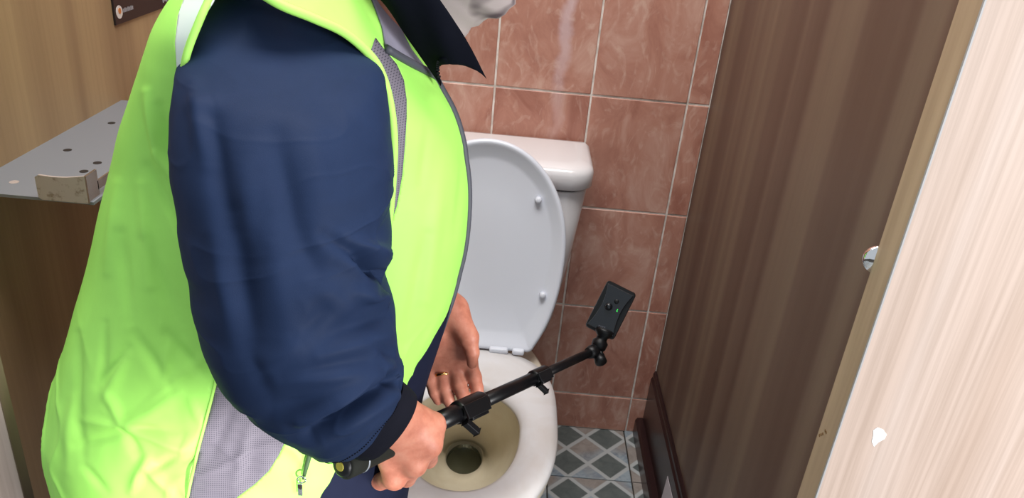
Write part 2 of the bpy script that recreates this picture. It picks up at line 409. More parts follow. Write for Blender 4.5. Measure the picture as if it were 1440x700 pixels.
# back wall: grout bed + one object per tile
wb = bmobj('wall_back', box(bmesh.new(), (XL - .1, .004, 0), (XR + .3, .12, 2.6)), M['grout']); struct(wb)
def tile_mesh(wd, ht):
    bm = box(bmesh.new(), (0, -.006, 0), (wd, .006, ht))
    es = [e for e in bm.edges if all(abs(v.co.y + .006) < 1e-5 for v in e.verts)]
    bmesh.ops.bevel(bm, geom=es, offset=.0012, segments=1, affect='EDGES')
    bmesh.ops.recalc_face_normals(bm, faces=bm.faces)
    me = bpy.data.meshes.new('tile'); bm.to_mesh(me); bm.free(); me.materials.append(M['tile']); return me
rnd = random.Random(4); cache = {}
gp = .0042
cols = [-1.2, -1.0, -.8, -.6, -.4, -.2, 0.0, .2]; rows = [0.0] + [.104 + .25 * k for k in range(11)]
for i, x0 in enumerate(cols[:-1]):
    x1 = cols[i + 1]; a = max(x0, XL); b = min(x1, XR + .0)
    for z0, z1 in zip(rows, rows[1:]):
        key = (round(b - a, 4), round(z1 - z0, 4))
        if key not in cache: cache[key] = tile_mesh(b - a - gp, z1 - z0 - gp)
        o = bpy.data.objects.new('tile', cache[key]); COL.objects.link(o)
        o.location = (a + gp / 2, .0083 + rnd.uniform(-.0006, .0006), z0 + gp / 2); o.parent = wb
        o.rotation_euler = (rnd.uniform(-.002, .002), 0, rnd.uniform(-.002, .002))
# floor: dark bed + printed tiles
fl = bmobj('floor', box(bmesh.new(), (-2.2, -3.6, -.1), (1.6, .1, -.004)), M['grout_dark']); struct(fl)
bm = box(bmesh.new(), (-.0985, -.0985, -.008), (.0985, .0985, 0)); es = [e for e in bm.edges if all(abs(v.co.z) < 1e-5 for v in e.verts)]
bmesh.ops.bevel(bm, geom=es, offset=.001, segments=1, affect='EDGES'); bmesh.ops.recalc_face_normals(bm, faces=bm.faces)
fm = bpy.data.meshes.new('tile'); bm.to_mesh(fm); bm.free(); fm.materials.append(M['floor_tile'])
for i in range(-6, 1):
    for j in range(-8, 1):
        o = bpy.data.objects.new('tile', fm); COL.objects.link(o); o.parent = fl
        o.location = (i * .2 - .004 + .1, -.18 + j * .2 + .1, rnd.uniform(-.0004, .0004))
# partitions
def panel(name, lo, hi, m): return struct(bmobj(name, box(bmesh.new(), lo, hi), m))
wr = panel('wall_right', (XR, -.87, .0), (XR + .03, .004, 2.1), M['laminate'])
wl = panel('wall_left', (XL - .03, -.87, .0), (XL, .004, 2.1), M['laminate_left'])
YF, YB = -.893, -.853
pr = panel('wall_front_right', (.0315, YF, .0), (1.1, YB, 2.1), M['laminate_face'])
pe = bmobj('edge_band', box(bmesh.new(), (.0300, YF + .0025, .0), (.0316, YB, 2.1)), M['edge'], pr)
pe2 = bmobj('edge_seam', box(bmesh.new(), (.0301, YF - .0002, .0), (.0318, YF + .0026, 2.1)), M['edge_seam'], pr)
pl = panel('wall_front_left', (-1.9, YF, .0), (-.9005, YF + .016, 2.1), M['laminate_face'])
bmobj('edge_band', box(bmesh.new(), (-.9006, YF + .0005, .0), (-.8995, YF + .016, 2.1)), M['laminate'], pl)
def flat_patch(name, poly, y, th, m, parent):
    bm = bmesh.new(); a = [bm.verts.new(Vector(at(u, v, y))) for u, v in poly]; f = bm.faces.new(a)
    r = bmesh.ops.extrude_face_region(bm, geom=[f]); bmesh.ops.translate(bm, vec=(0, th, 0), verts=[g for g in r['geom'] if isinstance(g, bmesh.types.BMVert)])
    return bmobj(name, bm, m, parent)
ch = flat_patch('paint_chip', [(1228, 605), (1234, 601), (1242, 604), (1247, 611), (1244, 617), (1235, 622), (1229, 628), (1226, 621), (1228, 612)], YF - .0004, .0004, M['chip'], pr)
bm = bmesh.new(); c_ = atx(1158, 607, .03)
for k in range(5):
    bmesh.ops.create_icosphere(bm, subdivisions=1, radius=.0022, matrix=Matrix.Translation((.0300, c_[1] - .006 + k * .003, c_[2] + .004 - k * .0035 * (k > 1))) @ Matrix.Diagonal((.2, 1, 1, 1)))
bmobj('chipped_edge', bm, M['chip_brown'], pr)
# skirting boards on the right partition
bb = bmobj('baseboard_right', box(bmesh.new(), (XR - .001, -.85, 0), (XR, .0, .02)), M['trimwood']); struct(bb)
bm = bmesh.new()
prof = [(XR, 0), (XR, .193), (XR - .004, .193), (XR - .007, .186), (XR - .007, .176), (XR - .0105, .170), (XR - .0105, 0)]
def extr(bm, prof, y0, y1):
    a = [bm.verts.new((x, y0, z)) for x, z in prof]; b = [bm.verts.new((x, y1, z)) for x, z in prof]
    bm.faces.new(a); bm.faces.new(b[::-1])
    for i in range(len(a)): bm.faces.new((a[i], a[(i + 1) % len(a)], b[(i + 1) % len(a)], b[i]))
extr(bm, prof, -.85, -.002); bmobj('upper_strip', bm, M['trimwood'], bb)
bm = bmesh.new(); extr(bm, [(XR - .0106, 0), (XR - .0106, .05), (XR - .024, .05), (XR - .029, .042), (XR - .029, 0)], -.85, -.002); bmobj('lower_strip', bm, M['trimwood'], bb)
# paper scrap leaning on the skirting
bm = bmesh.new(); pts = [atx(u, v, XR - .0115) for u, v in ((939, 669), (930, 702), (936, 712), (948, 708))]
f = bm.faces.new([bm.verts.new(Vector(p)) for p in pts]); r = bmesh.ops.extrude_face_region(bm, geom=[f])
bmesh.ops.translate(bm, vec=(-.0006, 0, 0), verts=[g for g in r['geom'] if isinstance(g, bmesh.types.BMVert)])
o = bmobj('paper_scrap', bm, M['paper']); o['label'] = 'small white pointed paper scrap against the dark skirting board'; o['category'] = 'paper'
# latch keep behind the right post
lk = empty('latch_keep', (.03, -.846, .927), 'small round chrome latch keep behind the edge of the pale right post', 'latch')
bm = bmesh.new(); lathe(bm, (.0345, YB, .927), (0, 1, 0), [(0, .0150), (.006, .0150), (.008, .0138), (.008, .0112), (.002, .0108)], 40); bmobj('rim', bm, M['chrome'], lk, True)
bm = bmesh.new(); lathe(bm, (.0345, YB + .001, .927), (0, 1, 0), [(0, .0105), (.003, .0105), (.004, .006), (.005, .001)], 32); bmobj('recess', bm, M['hole'], lk, True)

# shelf on the left partition
SZ, SX1, SY0, SY1 = .832, -.880, -.682, -.25
sh = empty('steel_shelf', (XL, -.45, SZ), 'grey perforated steel shelf fixed to the left wooden partition', 'shelf')
bm = box(bmesh.new(), (XL, SY0, SZ - .004), (SX1, SY1, SZ)); bmobj('plate', bm, M['steel'], sh)
bm = box(bmesh.new(), (SX1 - .003, SY0 + .02, SZ - .022), (SX1, SY1, SZ - .003)); bmobj('edge_flange', bm, M['steel'], sh)
for (u, v) in ((95, 211), (137, 229), (157, 173), (20, 256), (118, 241)):
    p = atz(u, v, SZ)
    if p[0] > SX1 - .008: p[0] = SX1 - .012
    bm = bmesh.new(); cyl(bm, (p[0], p[1], SZ - .0035), (p[0], p[1], SZ + .0004), .0058, seg=20); bmobj('screw_hole', bm, M['hole'] if u != 20 else M['steel_worn'], sh)
# bent stop plate at the shelf's front corner
p0 = at(51, 262, SY0 - .004); x0 = p0[0]; x1 = at(121, 266, SY0 - .004)[0]; zt, zb = at(85, 248, SY0 - .004)[2], at(85, 283, SY0 - .004)[2]
bm = bmesh.new(); n = 14; top = []; bot = []
for i in range(n + 1):
    s = i / n; x = x0 + (x1 - x0) * s
    zz = zt - .003 * math.sin(math.pi * s) - (.004 * (1 - s / .08) if s < .08 else 0) + .003 * s
    zb_ = zb + (.003 * (1 - s / .06) if s < .06 else 0)
    top.append((x, zz)); bot.append((x, zb_))
ring = top + bot[::-1]; a = [bm.verts.new((x, SY0 - .004, z)) for x, z in ring]; b = [bm.verts.new((x, SY0 - .001, z)) for x, z in ring]
bm.faces.new(a); bm.faces.new(b[::-1])
for i in range(len(a)): bm.faces.new((a[i], a[(i + 1) % len(a)], b[(i + 1) % len(a)], b[i]))
bmobj('stop_plate', bm, M['steel_worn'], sh)
bm = box(bmesh.new(), (x1 - .0005, SY0 - .0038, zb + .0005), (x1 + .0022, SY0 + .022, zt + .003)); box(bm, (x1 - .0005, SY0 + .02, zb + .010), (x1 + .0022, SY0 + .09, zb + .022)); bmobj('return_arm', bm, M['polished'], sh)
# sign on the left partition
sy0 = atx(160, 34, XL)[1]; sz0 = atx(160, 34, XL)[2] - .002
sg = empty('wall_sign', (XL, sy0, sz0), 'black printed sign on the left wooden partition above the shelf', 'sign')
bmobj('board', box(bmesh.new(), (XL, sy0, sz0), (XL + .004, sy0 + .36, sz0 + .26), .001), M['sign'], sg)
def onsign(u, v): p = atx(u, v, XL + .0045); return p
c = onsign(168, 17)
bm = bmesh.new(); lathe(bm, (XL + .004, c[1], c[2]), (1, 0, 0), [(0, .011), (.0006, .011)], 24); bmobj('round_logo', bm, M['sign_white'], sg)
bm = bmesh.new(); lathe(bm, (XL + .0044, c[1] + .001, c[2] + .002), (1, 0, 0), [(0, .005), (.0006, .005)], 16); bmobj('logo_centre', bm, M['orange'], sg)
bm = bmesh.new()
for k in range(7):
    y = c[1] + .014 + k * .0055; box(bm, (XL + .004, y, c[2] - .003), (XL + .0046, y + .0038, c[2] + .003 + .001 * (k % 2)))
c2 = onsign(229, 1)
for k in range(4): box(bm, (XL + .004, c2[1] + k * .007, c2[2] - .004 + .002 * (k % 2)), (XL + .0046, c2[1] + k * .007 + .005, c2[2] + .008))
o = bmobj('lettering', bm, M['sign_grey'], sg); o['kind'] = 'stuff'

# ------------------------------------------------------------------ toilet
TX = -.393
to = empty('toilet', (TX, -.35, 0), 'white toilet with raised lid and open seat against the tiled wall', 'toilet')
def egg(hw, yb, ym, yf, n=72, pb=2.6, off=0):
    P = []
    for k in range(n):
        a = 2 * math.pi * k / n; cx, sy = math.cos(a), math.sin(a)
        if sy < 0: e = 2.15; x = math.copysign(abs(cx) ** (2 / e), cx) * hw; y = ym - abs(sy) ** (2 / e) * (ym - yf)
        else: x = math.copysign(abs(cx) ** (2 / pb), cx) * hw * (1 - .22 * sy ** 3); y = ym + abs(sy) ** (2 / pb) * (yb - ym)
        P.append((TX + x, y))
    return P
def loftbm(rings, capa=True, capb=True, closed=False):
    bm = bmesh.new(); vs = [[bm.verts.new(p) for p in r] for r in rings]; n = len(vs[0])
    pairs = list(zip(vs, vs[1:])) + ([(vs[-1], vs[0])] if closed else [])
    for a, b in pairs:
        for k in range(n): bm.faces.new((a[k], a[(k + 1) % n], b[(k + 1) % n], b[k]))
    if capa: bm.faces.new(vs[0][::-1])
    if capb: bm.faces.new(vs[-1])
    return bm
def R_(e, z): return [(x, y, z) for x, y in e]
outer = [R_(egg(.115, -.20, -.40, -.60), 0), R_(egg(.112, -.20, -.40, -.595), .03), R_(egg(.105, -.20, -.40, -.57), .12), R_(egg(.118, -.19, -.42, -.61), .22),
         R_(egg(.145, -.18, -.48, -.71), .32), R_(egg(.155, -.18, -.53, -.748), .375), R_(egg(.156, -.18, -.53, -.752), .398), R_(egg(.150, -.19, -.53, -.746), .405)]
inner = [R_(egg(.112, -.40, -.54, -.715), .405), R_(egg(.108, -.40, -.54, -.71), .39)]
bmobj('bowl', loftbm(outer + inner, True, False), M['pedestal'], to, True)
ib = [R_(egg(.108, -.40, -.54, -.71), .391)]
for s, z in ((.97, .37), (.9, .335), (.78, .295), (.62, .26), (.46, .235), (.36, .222)):
    cy = -.54 + .0; k = (1 - s) / (1 - .36)
    e = egg(.108 * s * (1 + .0 * k), -.40, -.54, -.71)
    yc0, yc1 = -.548, -.405; ym = yc0 + (yc1 - yc0) * k ** 1.0
    ib.append([(TX + (x - TX), ym + (y + .548) * (s if s > .5 else s), z) for x, y in e])
for r_, z in ((.0385, .2215), (.036, .217), (.035, .208), (.034, .190)):
    ib.append([(TX + r_ * math.cos(2 * math.pi * k / 72), -.392 + r_ * 1.4 * math.sin(2 * math.pi * k / 72), z) for k in range(72)])
bmobj('bowl_lining', loftbm(ib[:9], False, False), M['lime'], to, True)
bmobj('trap', loftbm(ib[8:], False, True), M['drain'], to, True)
bm = bmesh.new(); lathe(bm, (TX, -.392, .196), (0, 0, 1), [(0, .0335), (.012, .0345)], 40); bmesh.ops.scale(bm, vec=(1, 1.38, 1), space=Matrix.Translation((-TX, .392, 0)), verts=bm.verts); bmobj('water', bm, M['water'], to)
# seat ring
so, si_ = (.158, -.318, -.54, -.768), (.094, -.437, -.545, -.702)
def mixr(s, z):
    a = egg(*so, pb=3.6); b = egg(*si_, pb=2.2); return [(p[0] + (q[0] - p[0]) * s, p[1] + (q[1] - p[1]) * s, z) for p, q in zip(a, b)]
ringp = [(.03, .408), (0, .412), (-.0, .420), (.04, .427), (.2, .432), (.5, .433), (.8, .430), (.94, .425), (1, .418), (1, .411), (.97, .407)]
bmobj('seat', loftbm([mixr(s, z) for s, z in ringp], False, False, True), M['seat'], to, True)
# lid (raised, leaning on the cistern)
TH = math.radians(14); HY, HZ = -.328, .4315
def lidp(x, l, d): return (TX + x, HY + l * math.sin(TH) - d * math.cos(TH), HZ + l * math.cos(TH) + d * math.sin(TH))   # d towards the front
LL = .398
LO = []
for k in range(49):                                 # round front edge of the lid
    an = math.pi * k / 48; LO.append((math.cos(an) * .156, .195 + abs(math.sin(an)) ** .97 * (LL - .195)))
side = [(.156 * math.sqrt(1 - (.70 * t_) ** 2.2), .195 - .183 * t_) for t_ in [q / 18 for q in range(1, 19)]]
xb = side[-1][0]
side += [(xb - .002, .007), (xb - .006, .0025), (xb - .012, .0)]
LO += [(-x, l) for x, l in side] + [(-xb * q / 5, 0) for q in (3, 1, -1, -3)] + side[::-1]
def lideg(ins):
    P = np.array(LO); t_ = np.roll(P, -1, 0) - np.roll(P, 1, 0); n = np.stack([-t_[:, 1], t_[:, 0]], -1); n /= np.linalg.norm(n, axis=1, keepdims=True) + 1e-9
    c = np.array([0, .2]); o = P + n * ins
    if ins > .02: s = 1 - ins / .156; o = c + (P - c) * s
    return [tuple(q) for q in o]
lr = [(.02, -.016), (.004, -.012), (0, -.004), (0, .004), (.002, .007), (.005, .0085), (.008, .008), (.012, .006), (.024, -.0025), (.030, -.0045), (.08, -.0045), (.12, -.0045)]
def lidring(ins, d): return [lidp(x, l, d) for x, l in lideg(ins)]
lid = bmobj('lid', loftbm([lidring(*q) for q in lr]), M['plastic_white'], to, True)
def lid_at(u, v, d0=-.003):                          # point of the lid's inner face seen at (u, v)
    n = np.array([0, -math.cos(TH), math.sin(TH)]); p0 = np.array(lidp(0, .1, d0)); d = ray(u, v); return CP + d * (((p0 - CP) @ n) / (d @ n))
nrm = (0, -math.cos(TH), math.sin(TH))
for u, v in ((757, 281), (763, 414)):
    p = lid_at(u, v)
    for mx in (1, -1):
        q = (TX + mx * (p[0] - TX), p[1], p[2])
        bm = bmesh.new(); lathe(bm, q, nrm, [(-.002, .0068), (.007, .0062), (.0095, .005), (.0105, .003), (.0108, .001)], 20); bmobj('bumper', bm, M['plastic_white'], lid, True)
# hinges
for mx in (1, -1):
    for x0, x1 in ((.030, .066), (.074, .097)):
        bm = bmesh.new(); a, b = sorted((TX + mx * x0, TX + mx * x1)); box(bm, (a, -.343, .43), (b, -.315, .441), .0035)
        bmobj('hinge', bm, M['plastic_white'], to, True)
# cistern
def rrect(hw, y0, y1, z, r, n=8):
    P = []
    for cx, cy, a0 in ((hw - r, y0 + r, -90), (hw - r, y1 - .01, 0), (-hw + r, y1 - .01, 90), (-hw + r, y0 + r, 180)):
        rr = r if cy < y0 + r + 1e-6 else .01
        for k in range(n + 1):
            a = math.radians(a0 + 90 * k / n); x = cx + (r if rr == r else .01) * math.cos(a) + (0 if rr == r else math.copysign(r - .01, cx))
            P.append((TX + x, cy + rr * math.sin(a), z))
    return P
ct = [rrect(.150, -.150, -.006, .36, .03), rrect(.160, -.160, -.006, .40, .035), rrect(.180, -.172, -.006, .55, .04), rrect(.194, -.180, -.006, .703, .042), rrect(.192, -.178, -.006, .706, .042)]
bmobj('cistern', loftbm(ct), M['porcelain'], to, True)
bmobj('lid_gap', loftbm([rrect(.190, -.176, -.007, .7055, .04), rrect(.190, -.176, -.007, .7125, .04)]), M['hole'], to)  # dark slab painting the shade in the gap below the cistern lid
cl = [rrect(.199, -.186, -.005, .712, .045), rrect(.203, -.190, -.004, .716, .047), rrect(.203, -.190, -.004, .742, .047), rrect(.200, -.187, -.005, .750, .046), rrect(.192, -.179, -.008, .756, .042), rrect(.17, -.15, -.02, .758, .036)]
o = bmobj('cistern_lid', loftbm(cl), M['porcelain'], to, True)
p = at(789, 295, -.184); bm = bmesh.new(); cyl(bm, (p[0], -.178, p[2]), (p[0], -.1865, p[2]), .0022, seg=10); bmobj('vent_hole', bm, M['hole'], to)
# ---- person, pole and camera
# ------------------------------------------------------------------ pole and camera
S0 = CP + ray(482, 654) * .737; S1 = CP + ray(838, 492) * 1.20
PA = (S1 - S0) / np.linalg.norm(S1 - S0); PLEN = np.linalg.norm(S1 - S0)
def pole_at(u):                                     # point of the pole seen at column u
    lo, hi = 0., PLEN
    for _ in range(40):
        m = (lo + hi) / 2
        if pix(S0 + PA * m)[0] < u: lo = m
        else: hi = m
    return S0 + PA * lo
po = empty('telescopic_pole', S0, 'black telescopic pole gripped in the fist, reaching over the toilet', 'pole')
def along(u0, u1): return pole_at(u0), pole_at(u1)
bm = bmesh.new(); b = pole_at(598); lathe(bm, S0, PA, [(0, .0125), (.002, .0145), (.02, .0147), (.022, .0138), (.05, .0135), ((b - S0) @ PA, .0130)], 28); bmobj('grip', bm, M['rubber'], po, True)
bm = bmesh.new(); lathe(bm, S0 - PA * .0035, PA, [(0, .009), (.002, .0115), (.004, .012)], 24); e = bmobj('end_cap', bm, M['black_plastic'], po, True)
bm = bmesh.new(); lathe(bm, S0 - PA * .0045, PA, [(0, .0045), (.002, .005)], 16); bmobj('yellow_mark', bm, M['yellow'], e)
bm = bmesh.new(); lathe(bm, S0 + PA * .021, PA, [(0, .0149), (.0015, .0149)], 28); bmobj('steel_ring', bm, M['steel'], po, True)
for n_, (u0, u1, r0) in enumerate(((600, 668, .0112), (650, 768, .0088), (745, 838, .0066))):
    a, b = along(u0, u1); bm = bmesh.new(); cyl(bm, a, b, r0, seg=28); bmobj('tube', bm, M['black_tube'], po, True)
VW = CP - pole_at(660); VW = VW - PA * (VW @ PA); VW /= np.linalg.norm(VW); UPW = np.cross(VW, PA)   # UPW points up in the picture
if pix(pole_at(660) + UPW * .01)[1] > pix(pole_at(660))[1]: UPW = -UPW
def boxaxes(bm, c, ax, half, bev=0):
    r = bmesh.ops.create_cube(bm, size=2); m = Matrix([list(ax[0] * half[0]), list(ax[1] * half[1]), list(ax[2] * half[2])]).transposed()
    vs = r['verts']
    for v in vs: v.co = m @ v.co + Vector(c)
    if bev: bmesh.ops.bevel(bm, geom=list({e for v in vs for e in v.link_edges}), offset=bev, segments=2, affect='EDGES', profile=.5)
for (u0, u1, r) in ((642, 678, .0138), (749, 768, .0110)):
    a, b = along(u0, u1); bm = bmesh.new(); L = (b - a) @ PA
    lathe(bm, a, PA, [(0, r * .93), (L * .08, r), (L * .92, r), (L, r * .9)], 28)
    c_ = (a + b) / 2; boxaxes(bm, c_ - UPW * r * .7 + VW * r * .3, (PA, UPW, VW), (L * .32, r * .4, r * .55), .0015)
    k = bmobj('clamp', bm, M['black_plastic'], po, True)
    bm = bmesh.new(); boxaxes(bm, c_ - PA * L * .12 + VW * r * 1.12 - UPW * r * .25, (PA, UPW, VW), (L * .44, r * .6, r * .13), .001)
    boxaxes(bm, a + PA * L * .12 - UPW * r * 1.5 + VW * r * .5, (PA * .8 + UPW * .6, UPW * .8 - PA * .6, VW), (r * .3, r * .75, r * .3), .001); bmobj('lever', bm, M['black_plastic'], k)
bm = bmesh.new(); a = pole_at(828); lathe(bm, a, PA, [(0, .0085), (.012, .0105), (.030, .0105), (.034, .007)], 24); bmobj('collar', bm, M['black_plastic'], po, True)
D0 = 1.20
hb = CP + ray(841, 489) * D0; ht_ = CP + ray(851, 464) * D0; hd = (ht_ - hb) / np.linalg.norm(ht_ - hb)
bm = bmesh.new(); lathe(bm, hb - hd * .004, hd, [(0, .006), (.004, .0115), (.014, .0125), (.018, .0085), (.022, .0085), (.028, .0145), (.034, .0150), (.036, .012)], 28); bmobj('ball_head', bm, M['black_plastic'], po, True)
kb = CP + ray(847, 500) * (D0 - .012)
bm = bmesh.new(); cyl(bm, hb, kb, .0035, seg=12); kd = (kb - hb) / np.linalg.norm(kb - hb); kd2 = CP + ray(841, 507) * (D0 - .012)
lathe(bm, kb - VW * .006 - UPW * .002, (CP + ray(850, 508) * (D0 - .02)) - kb, [(-.008, .004), (-.006, .0085), (.008, .0095), (.010, .007)], 14); bmobj('knob', bm, M['black_plastic'], po, True)

# inspection camera: tapered body with a waisted raised front
cq = [CP + ray(u, v) * D0 for u, v in ((855, 398), (895, 408), (861, 476), (823, 461))]   # top-left, top-right, bottom-right, bottom-left
cc = sum(cq) / 4; upv = (cq[0] + cq[1]) - (cq[2] + cq[3]); upv /= np.linalg.norm(upv); fv = CP - cc + np.array([.1, 0, .55]); fv -= upv * (fv @ upv); fv /= np.linalg.norm(fv)
rv = np.cross(upv, fv)
if (cq[1] - cq[0]) @ rv < 0: rv = -rv
dv = empty('inspection_camera', cc - upv * .04, 'small black boxy camera with green light on the pole tip', 'camera')
H_ = np.linalg.norm((cq[0] + cq[1] - cq[2] - cq[3]) / 2) / 2; W_ = .0245
def plate(outl, levels):                            # outl: (right, up); levels: (scale, depth)
    return loftbm([[tuple(cc + rv * x * s + upv * (y * s if s > .9 else y * s) + fv * d) for x, y in outl] for s, d in levels])
n_ = 10; outl = []
for (sx, sy, a0) in ((1, 1, 0), (-1, 1, 90), (-1, -1, 180), (1, -1, 270)):
    for k in range(7):
        a = math.radians(a0 + 15 * k); outl.append((sx * (W_ - .005) + .005 * math.cos(a), sy * (H_ - .005) + .005 * math.sin(a)))
body = bmobj('body', plate(outl, [(.93, -.030), (1, -.027), (1, -.004), (.97, -.001)]), M['black_plastic'], dv)
wl_ = []
for k in range(15):
    y = 1 - 2 * k / 14; wl_.append((W_ * (.66 + .24 * y * y + (.02 if y < 0 else 0)), y * (H_ - .004)))
outl2 = wl_ + [(-x, y) for x, y in wl_[::-1]]; outl2 = outl2[::-1]
bmobj('front_panel', plate(outl2, [(1.0, -.002), (.98, .0035), (.94, .0045)]), M['black_gloss'], dv)
def ondev(u, v, d=.0045):
    r_ = ray(u, v); p0 = cc + fv * d; return CP + r_ * (((p0 - CP) @ fv) / (r_ @ fv))
bm = bmesh.new(); lathe(bm, ondev(856, 431), fv, [(-.001, .0062), (.004, .006), (.0075, .0048), (.009, .003), (.0094, .0008)], 24); bmobj('lens', bm, M['black_gloss'], dv, True)
bm = bmesh.new(); lathe(bm, ondev(867, 424), fv, [(-.0005, .0038), (.001, .0034), (.0015, .002)], 18); bmobj('button', bm, M['black_plastic'], dv, True)
p = ondev(868, 436); bm = bmesh.new(); boxaxes(bm, p, (rv, upv, fv), (.0006, .002, .0006)); boxaxes(bm, p - upv * .0018 + rv * .0004, (rv, upv, fv), (.0012, .0005, .0006)); bmobj('green_light', bm, M['led'], dv)
bm = bmesh.new()
for k in range(4): boxaxes(bm, ondev(842.5 + 2.6 * k, 458 + .7 * k), (rv, upv, fv), (.001, .0013, .0003))
bmobj('lettering', bm, M['piping'], dv)['kind'] = 'stuff'

# ------------------------------------------------------------------ person
pe_ = empty('person', (-.70, -.85, 0), 'person in lime hi-vis vest and navy jacket bending over the toilet with a pole', 'person')
# -- hands
pel = np.array([-.72, -.83, .60]); chest = np.array([-.585, -.765, 1.00]); nk = np.array([-.50, -.76, 1.18])
sk = []
yk = -1.0
# forearm and right fist
HG = pole_at(576)
y0 = HG[1]
def C3(seq): return [at(u, v, y) for u, v, y in seq]
Wr = at(548, 592, y0 - .020)
kn = C3([(609, 597, y0 + .004), (603, 625, y0 - .014), (583, 652, y0 - .022), (555, 671, y0 - .022)])
pip = C3([(612, 612, y0 + .036), (602, 645, y0 + .026), (572, 672, y0 + .014), (535, 677, y0 + .004)])
dip = C3([(594, 612, y0 + .052), (578, 642, y0 + .046), (548, 664, y0 + .036), (517, 662, y0 + .018)])
tip = C3([(576, 600, y0 + .048), (556, 628, y0 + .046), (530, 650, y0 + .038), (511, 650, y0 + .014)])
cm = C3([(566, 575, y0 - .016), (560, 588, y0 - .022), (550, 600, y0 - .024), (538, 612, y0 - .022)])
fr = [(.0118, .0102, .0092, .0078), (.0122, .0105, .0094, .008), (.0116, .0100, .009, .0078), (.0108, .0092, .0084, .0072)]
for i in range(4): sk.append(cap_(cm[i], kn[i], .0145, .0122, .012))
sk.append(ell_((Wr + kn[1] + kn[2]) / 3 + np.array([.002, .010, .002]), (.026, .020, .026), k=.012))
for i in range(4):
    a, b, c, d = fr[i]
    sk.append(ell_(kn[i] + np.array([0, -.001, 0]), (a * 1.06,) * 3, k=.006))
    sk.append(cap_(kn[i], pip[i], a, b, .005)); sk.append(cap_(pip[i], dip[i], b, c, .003)); sk.append(cap_(dip[i], tip[i], c, d, .003))
th = C3([(570, 582, y0 + .012), (592, 592, y0 + .034), (606, 596, y0 + .046), (600, 610, y0 + .052)])
sk += [cap_(Wr, th[0], .017, .015, .012), cap_(th[0], th[1], .014, .0115, .008), cap_(th[1], th[2], .0112, .010, .004), cap_(th[2], th[3], .0098, .0085, .003)]
El = at(425, 470, -1.035)
sk.append(cap_(Wr, Wr + (El - Wr) * .5, .026, .034, .012)); sk.append(cap_(Wr + (El - Wr) * .5, El, .034, .040, .02))
Shd = at(405, 150, -.885); sk.append(cap_(El, Shd, .042, .042, .03)); sk.append(cap_(Shd, chest + np.array([0, -.07, .0]), .040, .05, .03))
# left hand, palm to the camera
yl = -.68
lw = at(628, 436, yl + .005)
lm = C3([(603, 508, yl - .004), (621, 515, yl - .008), (641, 516, yl - .010), (660, 508, yl - .008)])
lp = C3([(606, 534, yl - .020), (625, 543, yl - .026), (646, 541, yl - .028), (667, 530, yl - .022)])
ld = C3([(611, 552, yl - .030), (630, 560, yl - .036), (651, 556, yl - .040), (671, 546, yl - .032)])
lt = C3([(616, 563, yl - .034), (634, 570, yl - .040), (656, 566, yl - .045), (673, 555, yl - .036)])
lr_ = [(.0098, .0092, .0084, .0070), (.0106, .0100, .0090, .0076), (.0110, .0102, .0092, .0078), (.0106, .0098, .0090, .0076)]
for i in range(4): sk.append(cap_(lw + (lm[i] - lm[1]) * .35, lm[i], .016, .0125, .012))
sk.append(ell_(at(632, 478, yl - .001), (.030, .014, .034), k=.012))
sk.append(cap_(at(614, 455, yl - .012), at(606, 492, yl - .012), .0125, .011, .012))
for i in range(4):
    a, b, c, d = lr_[i]
    sk.append(cap_(lm[i], lp[i], a, b, .0035)); sk.append(ell_(lp[i], (b * 1.03,) * 3, k=.003)); sk.append(cap_(lp[i], ld[i], b, c, .0022)); sk.append(cap_(ld[i], lt[i], c, d, .0022))
lth = C3([(645, 450, yl - .010), (659, 474, yl - .022), (664, 496, yl - .030), (664, 511, yl - .034)])
sk += [cap_(lth[0], lth[1], .0165, .0145, .010), cap_(lth[1], lth[2], .0118, .0100, .004), cap_(lth[2], lth[3], .0096, .0075, .003)]
lel = at(545, 330, -.60); sk.append(cap_(lw, lw + (lel - lw) * .35, .0215, .028, .014)); sk.append(cap_(lw + (lel - lw) * .35, lel, .030, .040, .02))
lsh = np.array([-.58, -.62, 1.05]); sk.append(cap_(lel, lsh, .042, .052, .03))
# trunk, neck and head
sk += [ell_(pel, (.13, .14, .12), k=.05), cap_(pel, chest, .115, .125, .08), cap_(chest + np.array([0, -.09, .02]), chest + np.array([0, .09, .02]), .06, .06, .05), cap_(chest, nk, .08, .054, .05)]
hf = at(671 + 70, -130 + 70, -.76) - at(671, -130, -.76); hf /= np.linalg.norm(hf); hs = np.array([0, 1., 0]); hs -= hf * (hs @ hf); hs /= np.linalg.norm(hs); hu = np.cross(hf, hs)
if hu[2] < 0: hu = -hu
HC = at(597, -158, -.76); HR = np.stack([hf, hs, hu], 1)
def hp(f, s, u): return HC + hf * f + hs * s + hu * u
sk += [cap_(nk, hp(-.03, 0, -.05), .056, .054, .03), ell_(hp(-.012, 0, .035), (.098, .074, .088), HR, .02), ell_(hp(.028, 0, -.045), (.062, .056, .072), HR, .03),
       ell_(hp(.062, 0, -.092), (.024, .026, .022), HR, .02), cap_(hp(.088, 0, .010), hp(.108, 0, -.030), .008, .012, .010), ell_(hp(.098, .011, -.034), (.009,) * 3, k=.006), ell_(hp(.098, -.011, -.034), (.009,) * 3, k=.006),
       ell_(hp(.084, 0, .032), (.012, .045, .010), HR, .012), ell_(hp(.088, 0, -.066), (.010, .024, .006), HR, .004), ell_(hp(.086, 0, -.078), (.010, .021, .007), HR, .004)]
for s in (1, -1):
    sk += [ell_(hp(.062, .038 * s, -.022), (.026, .022, .020), HR, .015), ell_(hp(-.012, .074 * s, -.005), (.018, .008, .032), HR, .004), ell_(hp(-.012, .070 * s, -.018), (.012, .010, .016), HR, .006)]
